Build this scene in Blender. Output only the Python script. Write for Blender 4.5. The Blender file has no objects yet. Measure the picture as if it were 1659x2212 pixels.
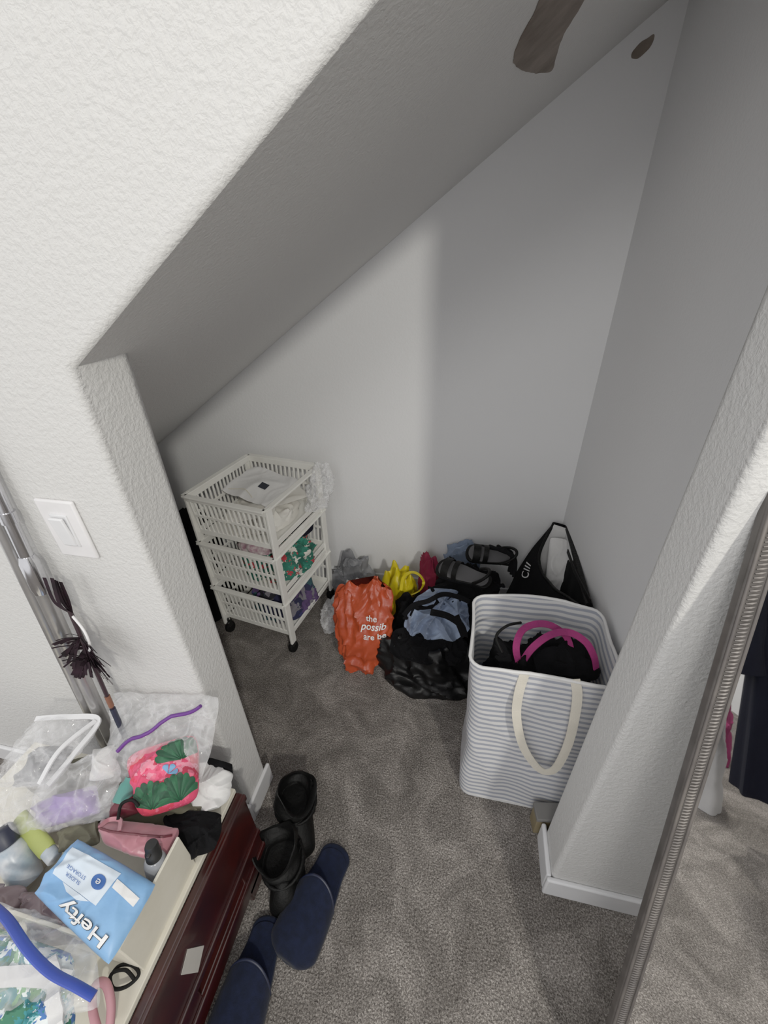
import bpy, bmesh, math, random
from mathutils import Matrix, Vector, noise
from mathutils.bvhtree import BVHTree
V=Vector
PI=math.pi
C=bpy.context.scene.collection
sc=bpy.context.scene
# ------------------------------------------------------------------ camera
H=1.55; FPX=896.26; PT,YW,RL=.5523,.2232,.0286
CAM=V((0,0,H))
def _basis():
    h=V((-math.sin(YW),math.cos(YW),0)); z=V((0,0,1))
    F=math.cos(PT)*h-math.sin(PT)*z; R=V((math.cos(YW),math.sin(YW),0)); U=math.sin(PT)*h+math.cos(PT)*z
    return math.cos(RL)*R-math.sin(RL)*U, math.cos(RL)*U+math.sin(RL)*R, F
CR,CU,CF=_basis()
def ray(u,v): return CF+CR*((u-829.5)/FPX)+CU*((1106-v)/FPX)
def pix(p):
    q=V(p)-CAM; w=q.dot(CF); return 829.5+FPX*q.dot(CR)/w,1106-FPX*q.dot(CU)/w
def Zp(u,v,z):
    d=ray(u,v); return CAM+d*((z-H)/d.z)
def Yp(u,v,y):
    d=ray(u,v); return CAM+d*(y/d.y)
def Xp(u,v,x):
    d=ray(u,v); return CAM+d*(x/d.x)
cam=bpy.data.cameras.new('camera'); co=bpy.data.objects.new('camera',cam); C.objects.link(co)
M=Matrix((CR,CU,-CF)).transposed().to_4x4(); M.translation=CAM; co.matrix_world=M
cam.sensor_fit='VERTICAL'; cam.sensor_height=36; cam.lens=FPX/2212*36; cam.clip_start=.02
sc.camera=co
# ------------------------------------------------------------------ room numbers
YF,YI,YB=.5227,.6378,1.694; XL,XR,XW=-.586,.3245,.4407; SM,SC=.6789,1.8181; TOP=2.75
def soff(x): return SC+SM*x
def shell(u,v):
    d=ray(u,v); t1=(SC-H)/(d.z-SM*d.x); ts=[t for t in (t1,YB/d.y) if t>0]
    t=min(ts); n=V((SM,0,-1)).normalized() if t==t1 else V((0,-1,0))
    return CAM+d*t,n
# ------------------------------------------------------------------ materials
def lin(h):
    if not isinstance(h,str): return (h[0],h[1],h[2],1)
    h=h.lstrip('#'); o=[]
    for i in (0,2,4):
        c=int(h[i:i+2],16)/255; o.append(c/12.92 if c<=.04045 else ((c+.055)/1.055)**2.4)
    return (*o,1)
class NT:
    def __init__(s,name):
        s.m=bpy.data.materials.new(name); s.m.use_nodes=True; s.t=s.m.node_tree; s.n=s.t.nodes
        s.b=s.n['Principled BSDF']; s.out=s.n['Material Output']; s.tc=s.n.new('ShaderNodeTexCoord')
    def l(s,a,b): s.t.links.new(a,b)
    def noise(s,scale,detail=3,dist=0,rough=.55):
        n=s.n.new('ShaderNodeTexNoise'); n.inputs['Scale'].default_value=scale; n.inputs['Detail'].default_value=detail
        n.inputs['Distortion'].default_value=dist; n.inputs['Roughness'].default_value=rough; s.l(s.tc.outputs['Object'],n.inputs['Vector']); return n
    def ramp(s,src,stops,const=False):
        r=s.n.new('ShaderNodeValToRGB'); e=r.color_ramp
        while len(e.elements)<len(stops): e.elements.new(.5)
        for k,(p,c) in enumerate(stops): e.elements[k].position=p; e.elements[k].color=c
        if const: e.interpolation='CONSTANT'
        s.l(src,r.inputs['Fac']); return r
    def bump(s,src,st,dist=.003):
        b=s.n.new('ShaderNodeBump'); b.inputs['Strength'].default_value=st; b.inputs['Distance'].default_value=dist
        s.l(src,b.inputs['Height']); s.l(b.outputs['Normal'],s.b.inputs['Normal']); return b
def mat(name,col,rough=.6,col2=None,ns=12,bump=0,bs=60,metal=0,sheen=0,spec=.5,bd=.003,coat=0):
    t=NT(name); b=t.b; c=lin(col); b.inputs['Roughness'].default_value=rough; b.inputs['Metallic'].default_value=metal
    b.inputs['Specular IOR Level'].default_value=spec
    if sheen: b.inputs['Sheen Weight'].default_value=sheen
    if coat: b.inputs['Coat Weight'].default_value=coat
    c2=lin(col2) if col2 else tuple(x*.88 for x in c[:3])+(1,)
    n=t.noise(ns,4); r=t.ramp(n.outputs['Fac'],[(.35,c2),(.65,c)]); t.l(r.outputs['Color'],b.inputs['Base Color'])
    if bump: t.bump(t.noise(bs,3).outputs['Fac'],bump,bd)
    return t.m
def floral(name,cols,scale,rough=.7,warp=.06):
    t=NT(name); v=t.n.new('ShaderNodeTexVoronoi'); v.inputs['Scale'].default_value=scale
    nz=t.noise(scale*1.3,2); mx=t.n.new('ShaderNodeMix'); mx.data_type='VECTOR'; mx.inputs['Factor'].default_value=warp
    t.l(t.tc.outputs['Object'],mx.inputs['A']); t.l(nz.outputs['Color'],mx.inputs['B']); t.l(mx.outputs['Result'],v.inputs['Vector'])
    sp=t.n.new('ShaderNodeSeparateColor'); t.l(v.outputs['Color'],sp.inputs['Color'])
    k=len(cols); r=t.ramp(sp.outputs['Red'],[(i/k,lin(c)) for i,c in enumerate(cols)],True)
    t.l(r.outputs['Color'],t.b.inputs['Base Color']); t.b.inputs['Roughness'].default_value=rough
    t.bump(t.noise(120,2).outputs['Fac'],.2); return t.m
def clear(name,lo=.07,glint=.55,scale=22,rough=.08):
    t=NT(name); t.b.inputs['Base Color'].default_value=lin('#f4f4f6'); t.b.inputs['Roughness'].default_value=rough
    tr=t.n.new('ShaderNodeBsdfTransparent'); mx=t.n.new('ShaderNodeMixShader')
    n=t.noise(scale,2,.6); r=t.ramp(n.outputs['Fac'],[(.30,(lo,lo,lo,1)),(.42,(lo*1.3,)*3+(1,)),(.5,(glint,glint,glint,1)),(.58,(lo*1.3,)*3+(1,)),(.7,(lo*1.8,)*3+(1,))])  # crease highlights painted in: thin, whiter, more opaque lines along the noise
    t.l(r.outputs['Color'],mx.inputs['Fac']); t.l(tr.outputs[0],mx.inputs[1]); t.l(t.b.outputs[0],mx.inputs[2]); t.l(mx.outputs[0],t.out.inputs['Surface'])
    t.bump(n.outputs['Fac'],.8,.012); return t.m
def wallmat(name,col,st,scale):
    t=NT(name); c=lin(col); t.b.inputs['Roughness'].default_value=.75; t.b.inputs['Specular IOR Level'].default_value=.3
    n=t.noise(scale,3,.35); r=t.ramp(n.outputs['Fac'],[(.36,(0,0,0,1)),(.66,(1,1,1,1))])
    f=t.noise(scale*3,2)
    a=t.n.new('ShaderNodeMath'); a.operation='MULTIPLY_ADD'; a.inputs[1].default_value=.3; t.l(f.outputs['Fac'],a.inputs[0]); t.l(r.outputs['Color'],a.inputs[2])
    t.bump(a.outputs[0],st,.004)
    t.b.inputs['Base Color'].default_value=c
    return t.m
def carpetmat():
    t=NT('carpet'); t.b.inputs['Roughness'].default_value=.95; t.b.inputs['Specular IOR Level'].default_value=.1
    n=t.noise(240,4,.4,.7); r=t.ramp(n.outputs['Fac'],[(.34,lin('#4a4542')),(.5,lin('#7f7974')),(.66,lin('#bab4ae'))])
    p=t.noise(6.5,6,1.0,.62); rp=t.ramp(p.outputs['Fac'],[(.36,(.62,.61,.60,1)),(.5,(.84,.83,.82,1)),(.64,(1.22,1.21,1.2,1))])
    mx=t.n.new('ShaderNodeMix'); mx.data_type='RGBA'; mx.blend_type='MULTIPLY'; mx.inputs['Factor'].default_value=1
    t.l(r.outputs['Color'],mx.inputs['A']); t.l(rp.outputs['Color'],mx.inputs['B']); t.l(mx.outputs['Result'],t.b.inputs['Base Color'])
    n2=t.noise(170,4,.5); t.bump(n2.outputs['Fac'],1.0,.011); return t.m
def stripemat():
    t=NT('striped_canvas'); sp=t.n.new('ShaderNodeSeparateXYZ'); t.l(t.tc.outputs['Object'],sp.inputs[0])
    nn=t.noise(5,2); ad=t.n.new('ShaderNodeMath'); ad.operation='MULTIPLY_ADD'; ad.inputs[1].default_value=.03; t.l(nn.outputs['Fac'],ad.inputs[0]); t.l(sp.outputs['Z'],ad.inputs[2])
    m=t.n.new('ShaderNodeMath'); m.operation='MULTIPLY'; m.inputs[1].default_value=1/.0218; t.l(ad.outputs[0],m.inputs[0])
    f=t.n.new('ShaderNodeMath'); f.operation='FRACT'; t.l(m.outputs[0],f.inputs[0])
    w,g=lin('#d2d1d1'),lin('#969aa6')
    r=t.ramp(f.outputs[0],[(0,w),(.42,w),(.55,g),(.88,g),(1,w)])
    t.l(r.outputs['Color'],t.b.inputs['Base Color']); t.b.inputs['Roughness'].default_value=.9
    t.bump(t.noise(300,2).outputs['Fac'],.2); return t.m
MT=dict(
 wall=wallmat('orange_peel_wall','#d2d1cf',.30,125), cwall=wallmat('closet_wall','#e4e4e5',.10,110), csof=wallmat('sloped_ceiling_paint','#d2d1cf',.28,125),
 carpet=carpetmat(), trim=mat('white_trim','#e8e8ea',.35,'#e0e0e2'),
 plate=mat('switch_plastic','#ebe9ea',.35), chrome=mat('chrome','#d2d2d6',.16,'#bcbcc0',metal=1), wpole=mat('satin_grey_pole','#b3b1b0',.28,'#a09e9d',metal=.8),
 cart=mat('cream_plastic','#f0efe9',.45,'#e8e6df'), black=mat('black_plastic','#0d0d0e',.5), rub=mat('black_rubber','#080808',.75,spec=.2),
 bag=mat('black_bin_liner','#070708',.5,bump=.3,bs=40,bd=.006,spec=.28), bcl=mat('black_cloth','#0b0b0d',.95,bump=.3,bs=200,spec=.12), leather=mat('black_leather','#050505',.62,bump=.5,bs=90,bd=.004,spec=.18),
 navy=mat('navy_felt','#10162a',.95,'#0c1120',ns=60,bump=.3,bs=300,sheen=.05,spec=.15), navyc=mat('navy_cloth','#0a0c18',.95,bump=.3,bs=150,spec=.2),
 orange=mat('orange_plastic_film','#b84322',.42,'#a53818',bump=.4,bs=35,bd=.006), yellow=mat('yellow_plastic_film','#d8c315',.42,'#c4ae0c',bump=.3,bs=40,bd=.006),
 grey=mat('grey_plastic_film','#77787c',.5,'#5d5e62',bump=.3,bs=40,bd=.006), red=mat('dark_red_cloth','#7c1030',.9,bump=.2), lblue=mat('pale_blue_cloth','#8f9fb9',.9,'#7c8ba6',bump=.4,bs=110),
 stripe=stripemat(), canvas=mat('cream_webbing','#d9d2c3',.9,bump=.4,bs=250), pinkw=mat('magenta_webbing','#a02468',.8,'#841a58',bump=.6,bs=160),
 wcloth=mat('white_cloth','#e0dfde',.9,bump=.2), paper=mat('white_paper','#e4e1da',.8,'#dbd7ce'), tagp=mat('grey_white_label','#b5b1ab',.8), white=mat('white_print','#eeeeee',.6),
 wood=mat('cherry_wood','#340d0a',.3,'#200708',ns=9,coat=.3), cream=mat('cream_board','#d8d3c4',.6,'#cfc9b8'),
 pink=mat('pink_satin','#bd7884',.35,'#a3636f',bump=.2,bs=20,bd=.01,sheen=.3), lav=mat('lavender_cloth','#9a80bd',.8,'#876cae',bump=.3), dred=mat('dark_red_satin','#5e1a28',.5),
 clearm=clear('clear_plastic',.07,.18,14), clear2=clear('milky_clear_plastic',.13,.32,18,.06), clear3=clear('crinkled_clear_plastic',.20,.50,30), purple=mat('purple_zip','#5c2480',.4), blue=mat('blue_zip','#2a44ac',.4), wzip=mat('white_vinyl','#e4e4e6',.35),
 fl1=floral('pink_floral_cloth',['#e0486e','#d93f63','#e9567a','#d63a52','#e88aa0','#c8324e','#e86a86'],34,.7,.10), leafa=mat('leaf_green_print','#24623f',.7,'#194c32',ns=60), leafb=mat('leaf_dark_green_print','#123a27',.7,'#194c32',ns=60), skyp=mat('sky_blue_print','#6fa3cf',.7),
 fl2=floral('green_floral_cloth',['#1c6b58','#16584a','#1a6250','#d9d6cc','#237a64','#b8323c','#1c6b58','#145042'],48,.8,.05),
 fl3=floral('blue_green_leaf_cloth',['#dfe8e8','#2f6e54','#3f6fb4','#8fc0c8','#2c7f86','#e6ecec','#6aa06a'],60,.7,.05),
 mixc=floral('mixed_dark_cloth',['#1b1d3c','#2a2c5c','#15151d','#4a3560','#25474f','#1b1d3c','#6d6a72'],16,.9,.12),
 sky=mat('pale_blue_film','#7fb0e0',.4,'#70a2d6',bump=.3,bs=30,bd=.006), ink=mat('dark_ink','#161a26',.6), inkb=mat('blue_ink','#2b5aa6',.6), palep=mat('pale_blue_print','#dbe6f1',.6,'#cddcec'),
 mauve=mat('mauve_film','#857275',.4,'#6c5a60',bump=.4,bs=30,bd=.008), olive=mat('khaki_cloth','#5d5a48',.8,bump=.3), lime=mat('yellow_green_plastic','#a3ad58',.4), navyp=mat('navy_plastic','#161c32',.45),
 bottle=mat('smoky_plastic','#8f9196',.15,'#7d8086'), wbottle=mat('white_bottle_plastic','#c3c7cc',.3,'#94a4b2',ns=30), teal=mat('teal_plastic','#4d8f86',.3),
 feather=mat('brown_purple_feather','#21101a',.9,'#120a0e',ns=40,spec=.2), rod=mat('dark_red_stick','#26121a',.5), orb=mat('orange_tape','#7c4c36',.6),
 frame=mat('pewter_frame','#5b5653',.45,'#474340',ns=30,metal=.3), bead=mat('silver_bead','#716b66',.45,'#575250',metal=.35), scuff=mat('brown_scuff','#83786f',.9,'#64594f',ns=14,bump=.2,bs=60),
 tan=mat('tan_card','#857859',.7,'#746548'), gcard=mat('grey_card','#72706d',.8), hpink=mat('pale_pink_plastic','#bd828c',.5), dpink=mat('deep_pink_cloth','#8a2456',.9), lgrey=mat('light_grey_cloth','#c4c3c4',.9,bump=.3), insole=mat('grey_insole','#4c4b4d',.8))
t=NT('mirror_glass'); t.b.inputs['Metallic'].default_value=1; t.b.inputs['Roughness'].default_value=.015; t.b.inputs['Base Color'].default_value=(.94,.94,.94,1); MT['mirror']=t.m
# ------------------------------------------------------------------ object helpers
ROOT={}
def thing(name,label,cat,loc=(0,0,0),rz=0,group=None):
    o=bpy.data.objects.new(name,None); C.objects.link(o); o.empty_display_size=.05
    o.location=loc; o.rotation_euler=(0,0,rz); o['label']=label; o['category']=cat
    if group: o['group']=group
    ROOT[o.name]=Matrix.Translation(V(loc))@Matrix.Rotation(rz,4,'Z'); return o
def tag(o,label,cat,group=None):
    o['label']=label; o['category']=cat
    if group: o['group']=group
    return o
def struct(o): o['kind']='structure'; return o
class MB:
    def __init__(s): s.bm=bmesh.new()
    def box(s,c,d,rot=None):
        m=Matrix.Translation(V(c))@(rot.to_4x4() if rot is not None else Matrix())@Matrix.Diagonal((d[0],d[1],d[2],1))
        bmesh.ops.create_cube(s.bm,size=1,matrix=m); return s
    def bar(s,a,b,w,h,up=V((0,0,1))):
        a,b=V(a),V(b); y=(b-a); L=y.length; y.normalize(); x=y.cross(up).normalized(); z=x.cross(y)
        return s.box((a+b)/2,(w,L,h),Matrix((x,y,z)).transposed())
    def rings(s,rs,cap0=True,cap1=True,closed=True):
        vs=[[s.bm.verts.new(p) for p in r] for r in rs]; n=len(vs[0])
        for a,b in zip(vs,vs[1:]):
            for i in range(n if closed else n-1):
                j=(i+1)%n; s.bm.faces.new((a[i],a[j],b[j],b[i]))
        if cap0: s.bm.faces.new(vs[0][::-1])
        if cap1: s.bm.faces.new(vs[-1])
        return s
    def tube(s,pts,r,n=10,closed=False,flat=1,up=None):
        pts=[V(p) for p in pts]; N=len(pts); rs=[]; pv=None
        for i,p in enumerate(pts):
            a=pts[(i-1)%N] if closed or i>0 else p; b=pts[(i+1)%N] if closed or i<N-1 else p
            t=(b-a).normalized()
            if up is not None: pv=up-t*up.dot(t)
            elif pv is None: pv=t.orthogonal()
            else: pv=pv-t*pv.dot(t)
            pv=pv.normalized(); q=t.cross(pv); rr=r[i] if isinstance(r,(list,tuple)) else r
            rs.append([p+pv*(rr*flat*math.cos(2*PI*k/n))+q*(rr*math.sin(2*PI*k/n)) for k in range(n)])
        if closed: rs.append(rs[0])
        s.rings(rs,not closed,not closed)
        return s
    def ribbon(s,pts,w,th,nrm):
        pts=[V(p) for p in pts]; N=len(pts); rs=[]
        for i,p in enumerate(pts):
            t=(pts[min(i+1,N-1)]-pts[max(i-1,0)]).normalized(); n=V(nrm[i] if isinstance(nrm,list) else nrm); n=(n-t*n.dot(t)).normalized(); q=t.cross(n)
            rs.append([p+q*w/2+n*th/2,p-q*w/2+n*th/2,p-q*w/2-n*th/2,p+q*w/2-n*th/2])
        return s.rings(rs)
    def lathe(s,prof,base,axis=(0,0,1),n=24,sq=1):
        ax=V(axis).normalized(); x=ax.orthogonal().normalized(); y=ax.cross(x); base=V(base)
        return s.rings([[base+ax*h+x*(r*math.cos(2*PI*k/n))+y*(r*sq*math.sin(2*PI*k/n)) for k in range(n)] for r,h in prof])
    def prism(s,poly,off):
        off=V(off); poly=[V(p) for p in poly]; return s.rings([poly,[p+off for p in poly]])
    def grid(s,fn,nu,nv):
        vs=[[s.bm.verts.new(fn(i/nu,j/nv)) for j in range(nv+1)] for i in range(nu+1)]
        for i in range(nu):
            for j in range(nv): s.bm.faces.new((vs[i][j],vs[i+1][j],vs[i+1][j+1],vs[i][j+1]))
        return s
    def build(s,name,m,parent=None,local=False,smooth=True,bevel=0,seg=2,solid=0,sub=0,bsel=None):
        bmesh.ops.recalc_face_normals(s.bm,faces=s.bm.faces)
        me=bpy.data.meshes.new(name); s.bm.to_mesh(me); s.bm.free()
        o=bpy.data.objects.new(name,me); C.objects.link(o); me.materials.append(m)
        if parent is not None:
            o.parent=parent; r=parent
            while r.parent: r=r.parent
            if not local: me.transform(ROOT[r.name].inverted()) if r.name in ROOT else me.transform(Matrix.Translation(-r.location))
        elif not local:
            xs=[v.co for v in me.vertices]; b=V(((min(p.x for p in xs)+max(p.x for p in xs))/2,(min(p.y for p in xs)+max(p.y for p in xs))/2,min(p.z for p in xs)))
            me.transform(Matrix.Translation(-b)); o.location=b
        if smooth:
            for p in me.polygons: p.use_smooth=True
        if solid: q=o.modifiers.new('solid','SOLIDIFY'); q.thickness=solid; q.offset=0
        if bevel:
            q=o.modifiers.new('bevel','BEVEL'); q.width=bevel; q.segments=seg
            if bsel:
                q.limit_method='WEIGHT'; at=me.attributes.new('bevel_weight_edge','FLOAT','EDGE')
                for e in me.edges: at.data[e.index].value=1.0 if bsel(me.vertices[e.vertices[0]].co,me.vertices[e.vertices[1]].co) else 0.0
            else: q.limit_method='ANGLE'; q.angle_limit=math.radians(40)
        if sub: q=o.modifiers.new('sub','SUBSURF'); q.levels=sub; q.render_levels=sub
        if smooth and not sub:
            try: me.set_sharp_from_angle(angle=math.radians(50))
            except Exception: pass
        return o
def nz(p,s,seed): return noise.noise(V((p[0]*s+seed*7.3,p[1]*s-seed*3.1,p[2]*s+seed*5.7)))
def crease(p,fs,seed):
    o=0
    for k in range(3):
        a=seed*1.7+k*2.1; d=V((math.cos(a),math.sin(a),.55*math.sin(a*1.9))); w=nz(p,fs*.35,seed+k*5)
        m=max(0,min(1,.5+1.6*nz(p,fs*.22,seed+11+k*3)))
        s=1-abs(math.sin(fs*1.15*d.dot(p)*1.7+5*w+k)); o=max(o,m*s**1.4)
    return o
def heap(mb,base,rx,ry,h,seed,amp=.02,fs=14,n=(80,36),rz=0,pw=.8,pointy=1.0,tilt=(0,0),lump=.16):
    base=V(base); ca,sa=math.cos(rz),math.sin(rz); rs=[]
    for i in range(n[1]+1):
        f=i/n[1]; ph=f*PI/2; rr=math.sin(ph)**pw if f>0 else .02; zz=math.cos(ph)**pointy if f<1 else 0
        ring=[]
        for k in range(n[0]):
            a=2*PI*k/n[0]; lp=1+lump*nz(V((math.cos(a),math.sin(a),zz)),1.6,seed)
            x,y=rr*math.cos(a)*lp,rr*math.sin(a)*lp
            q=V((x*rx*ca-y*ry*sa,x*rx*sa+y*ry*ca,zz*h*(1+1.6*lump*nz(V((x,y,0)),1.8,seed+2))))
            d=V((x,y,zz+.15)).normalized(); w=amp*(1.3*crease(q,fs,seed)+.5*crease(q,fs*2.3,seed+3)-.7)*min(1,(1-f)*6+.35)
            p=q+d*w+V((tilt[0],tilt[1],0))*zz*h; p.z=max(p.z,.002); ring.append(base+p)
        rs.append(ring)
    return mb.rings(rs,True,True)
def pillow4(mb,cs,thick,wr=.004,seed=0,n=(26,26),e=2.5,fs=30,lower=.3,rd=.06):
    BL,BR,TR,TL=[V(c) for c in cs]; nr=((BR-BL).cross(TL-BL)).normalized()
    if nr.dot(CAM-BL)<0: nr=-nr
    def ruv(u,v):
        a,b=2*u-1,2*v-1; k=1-rd*(a*a*b*b)**2; return (a*k+1)/2,(b*k+1)/2
    def S(u,v,off=0,side=1):
        pr=max(0,(1-abs(2*u-1)**e)*(1-abs(2*v-1)**e)); u2,v2=ruv(u,v)
        p=BL*(1-u2)*(1-v2)+BR*u2*(1-v2)+TR*u2*v2+TL*(1-u2)*v2
        w=wr*(1.5*crease(p,fs,seed)+.5*crease(p,fs*2.2,seed+4)-.7+.4*nz(p,fs,seed))
        return p+nr*(w+off+(thick*pr**.6 if side>0 else -lower*thick*pr**.6))
    nu,nv=n; bm=mb.bm; top=[[bm.verts.new(S(i/nu,j/nv)) for j in range(nv+1)] for i in range(nu+1)]
    bot=[[top[i][j] if i in(0,nu) or j in(0,nv) else bm.verts.new(S(i/nu,j/nv,-.001,-1)) for j in range(nv+1)] for i in range(nu+1)]
    for g,fl in ((top,0),(bot,1)):
        for i in range(nu):
            for j in range(nv):
                q=(g[i][j],g[i+1][j],g[i+1][j+1],g[i][j+1]); bm.faces.new(q if not fl else q[::-1])
    return S
def uv_at(S,u,v,n=40):
    best=None
    for i in range(n+1):
        for j in range(n+1):
            x,y=pix(S(i/n,j/n)); e=(x-u)**2+(y-v)**2
            if best is None or e<best[0]: best=(e,i/n,j/n)
    return best[1],best[2]
def text_geo(s,off=0):
    cu=bpy.data.curves.new('t','FONT'); cu.body=s; cu.size=1; cu.align_x='CENTER'; cu.align_y='CENTER'; cu.resolution_u=3; cu.offset=off
    o=bpy.data.objects.new('t',cu); C.objects.link(o); dg=bpy.context.evaluated_depsgraph_get(); dg.update()
    me=o.evaluated_get(dg).to_mesh(); vs=[tuple(v.co) for v in me.vertices]; fs=[tuple(p.vertices) for p in me.polygons]
    o.evaluated_get(dg).to_mesh_clear(); bpy.data.objects.remove(o); bpy.data.curves.remove(cu); return vs,fs
def text(name,s,fn,m,parent,shear=0,scale=1,off=0):
    vs,fs=text_geo(s,off); mb=MB(); nv=[mb.bm.verts.new(fn((x+shear*y)*scale,y*scale)) for x,y,_ in vs]
    for f in fs:
        try: mb.bm.faces.new([nv[i] for i in f])
        except Exception: pass
    return mb.build(name,m,parent,smooth=False)
def spline(pts,n=8,closed=False):
    pts=[V(p) for p in pts]; out=[]; N=len(pts)
    for i in range(N if closed else N-1):
        g=(lambda k:pts[k%N]) if closed else (lambda k:pts[max(0,min(N-1,k))])
        p0,p1,p2,p3=g(i-1),g(i),g(i+1),g(i+2)
        for k in range(n):
            t=k/n; out.append(.5*((2*p1)+(p2-p0)*t+(2*p0-5*p1+4*p2-p3)*t*t+(3*p1-p0-3*p2+p3)*t**3))
    if not closed: out.append(pts[-1])
    return out
# ------------------------------------------------------------------ room shell
mb=MB(); P=[(-2.4,0),(XL,0),(XL,soff(XL)),(XR,soff(XR)),(XR,0),(2.0,0),(2.0,TOP),(-2.4,TOP)]
mb.prism([(x,YF,z) for x,z in P],(0,YI-YF,0))
inop=lambda c:XL-.01<c.x<XR+.01
struct(mb.build('wall_front',MT['wall'],local=True,bevel=.012,seg=4,bsel=lambda a,b:inop(a) and inop(b) and ((abs(a.y-YF)<1e-3 and abs(b.y-YF)<1e-3) or (abs(a.x-b.x)<1e-3 and abs(a.y-b.y)<1e-3))))
struct(MB().box(((-2.9+.56)/2,YB+.05,1.4),(3.46,.1,2.8)).build('wall_back',MT['cwall'],smooth=False))
struct(MB().box((XW+.06,(YI+YB)/2,1.25),(.12,YB-YI,2.5)).build('wall_right',MT['cwall'],smooth=False))
struct(MB().prism([(-2.9,YI,soff(-2.9)),(.56,YI,soff(.56)),(.56,YI,soff(.56)+.12),(-2.9,YI,soff(-2.9)+.12)],(0,YB-YI,0)).build('ceiling',MT['csof'],smooth=False))
struct(MB().box((-.4,-.5,-.05),(5.2,4.6,.1)).build('floor',MT['carpet'],smooth=False))
struct(MB().box((2.06,-1.1,TOP/2),(.12,3.24,TOP)).build('wall_side',MT['wall'],smooth=False))
bh,bt=.09,.013
def bb(name,a,b):
    a,b=V((*a,bh/2)),V((*b,bh/2)); struct(MB().bar(a,b,bt,bh).build(name,MT['trim'],bevel=.005,seg=3))
bb('baseboard_back',(-2.3,YB-bt/2),(XW,YB-bt/2)); bb('baseboard_right',(XW-bt/2,YI),(XW-bt/2,YB-bt))
bb('baseboard_front_right',(XR-bt,YF-bt/2),(2.0,YF-bt/2)); bb('baseboard_jamb_right',(XR-bt/2,YF),(XR-bt/2,YI+bt))
bb('baseboard_front_left',(-2.3,YF-bt/2),(XL+bt,YF-bt/2)); bb('baseboard_jamb_left',(XL+bt/2,YF),(XL+bt/2,YI+bt))
def scuff(px,label,name):
    pts=[shell(u,v) for u,v in px]; n=pts[0][1]
    q=spline([p for p,_ in pts],6,True); q=[p+V((nz(p,60,1),nz(p,60,2),nz(p,60,3)))*.0025 for p in q]; q=[p-n*(p-pts[0][0]).dot(n) for p in q]
    mb=MB(); mb.prism([p+n*.0003 for p in q],n*.0016)
    return tag(mb.build(name,MT['scuff'],bevel=.0006),label,'scuff mark')
scuff([(1190,-40),(1275,-40),(1252,15),(1224,60),(1205,105),(1192,150),(1168,157),(1135,153),(1112,140),(1110,118),(1124,80),(1152,30)],'long brown scuffed streak on the sloped ceiling','ceiling_scuff')
scuff([(1363,126),(1368,108),(1388,88),(1412,74),(1410,92),(1396,112),(1378,126)],'small brown scuff high in the closet corner','wall_scuff')
t=thing('light_switch','white rocker light switch on the wall left of the closet opening','light switch',(-.741,YF,1.055))
MB().box((-.741,YF-.004,1.119),(.086,.008,.130)).build('wall_plate',MT['plate'],t,bevel=.004,seg=3)
MB().box((-.741,YF-.009,1.119),(.038,.004,.072)).build('rocker_frame',MT['wzip'],t,bevel=.0015)
MB().box((-.741,YF-.014,1.119),(.031,.006,.064),Matrix.Rotation(.09,3,'X')).build('rocker',MT['trim'],t,bevel=.002)
# ------------------------------------------------------------------ rolling cart
CL=V((-.863,1.395,0)); CZ=math.radians(-9); cw,cd=.365,.40
t=thing('rolling_cart','cream plastic three-tier basket cart on casters against the back wall','storage cart',CL,CZ)
def basket(z0,z1,k):
    mb=MB(); x,y=cw/2,cd/2; h=z1-z0; tp=.012
    mb.box((0,0,z0+.003),(cw-.03,cd-.03,.006))
    for sy in(-1,1):
        mb.box((0,sy*y,z1-.012),(cw+.012,.01,.026)); mb.box((0,sy*(y-tp),z0+.012),(cw-.02,.008,.024)); mb.box((0,sy*(y-.006),z0+h*.5),(cw-.01,.007,.012))
        q=int(cw/.0235)
        for i in range(q+1):
            xx=-cw/2+.008+(cw-.016)*i/q; mb.bar((xx*.97,sy*(y-tp),z0+.01),(xx,sy*y,z1-.01),.009,.006,V((0,1,0)))
    for sx in(-1,1):
        full=sx<0
        mb.box((sx*x,0,z0+.012),(.008,cd-.02,.024))
        if full:
            mb.box((sx*x,0,z1-.012),(.01,cd,.026)); mb.box((sx*(x-.004),0,z0+h*.5),(.007,cd-.01,.012)); q=int(cd/.0235)
            for i in range(q+1):
                yy=-cd/2+.008+(cd-.016)*i/q; mb.bar((sx*(x-.003),yy*.97,z0+.01),(sx*x,yy,z1-.01),.006,.009,V((0,1,0)))
    lip=[(-x-.006,-y-.008,z1),(x+.006,-y-.008,z1),(x+.006,y+.006,z1),(-x-.006,y+.006,z1)]
    for a,b in zip(lip,lip[1:]+lip[:1]): mb.bar(a,b,.024,.008)
    mb.build('basket',MT['cart'],t,local=True,smooth=False,bevel=.0012,seg=1)
for k,(a,b) in enumerate(((.105,.30),(.345,.545),(.585,.77))): basket(a,b,k)
for sx in(-1,1):
    for sy in(-1,1):
        MB().bar((sx*(cw/2+.004),sy*(cd/2-.012),.06),(sx*(cw/2+.008),sy*(cd/2-.012),.775),.034,.012,V((1,0,0))).build('post',MT['cart'],t,local=True,smooth=False,bevel=.003)
        x,y=sx*(cw/2-.004),sy*(cd/2-.014)
        c=MB().box((x,y,.05),(.022,.026,.03)).lathe([(.006,0),(.006,.03)],(x,y,.055)).build('caster',MT['black'],t,local=True,bevel=.004)
        MB().lathe([(.012,-.011),(.024,-.010),(.026,-.006),(.026,.006),(.024,.010),(.012,.011)],(x,y,.026),(1,0,.15)).build('wheel',MT['rub'],c,local=True)
for z in(.325,.565):
    MB().box((cw/2+.004,0,z),(.010,cd-.02,.022)).build('side_rail',MT['cart'],t,local=True,smooth=False,bevel=.002)
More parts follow.
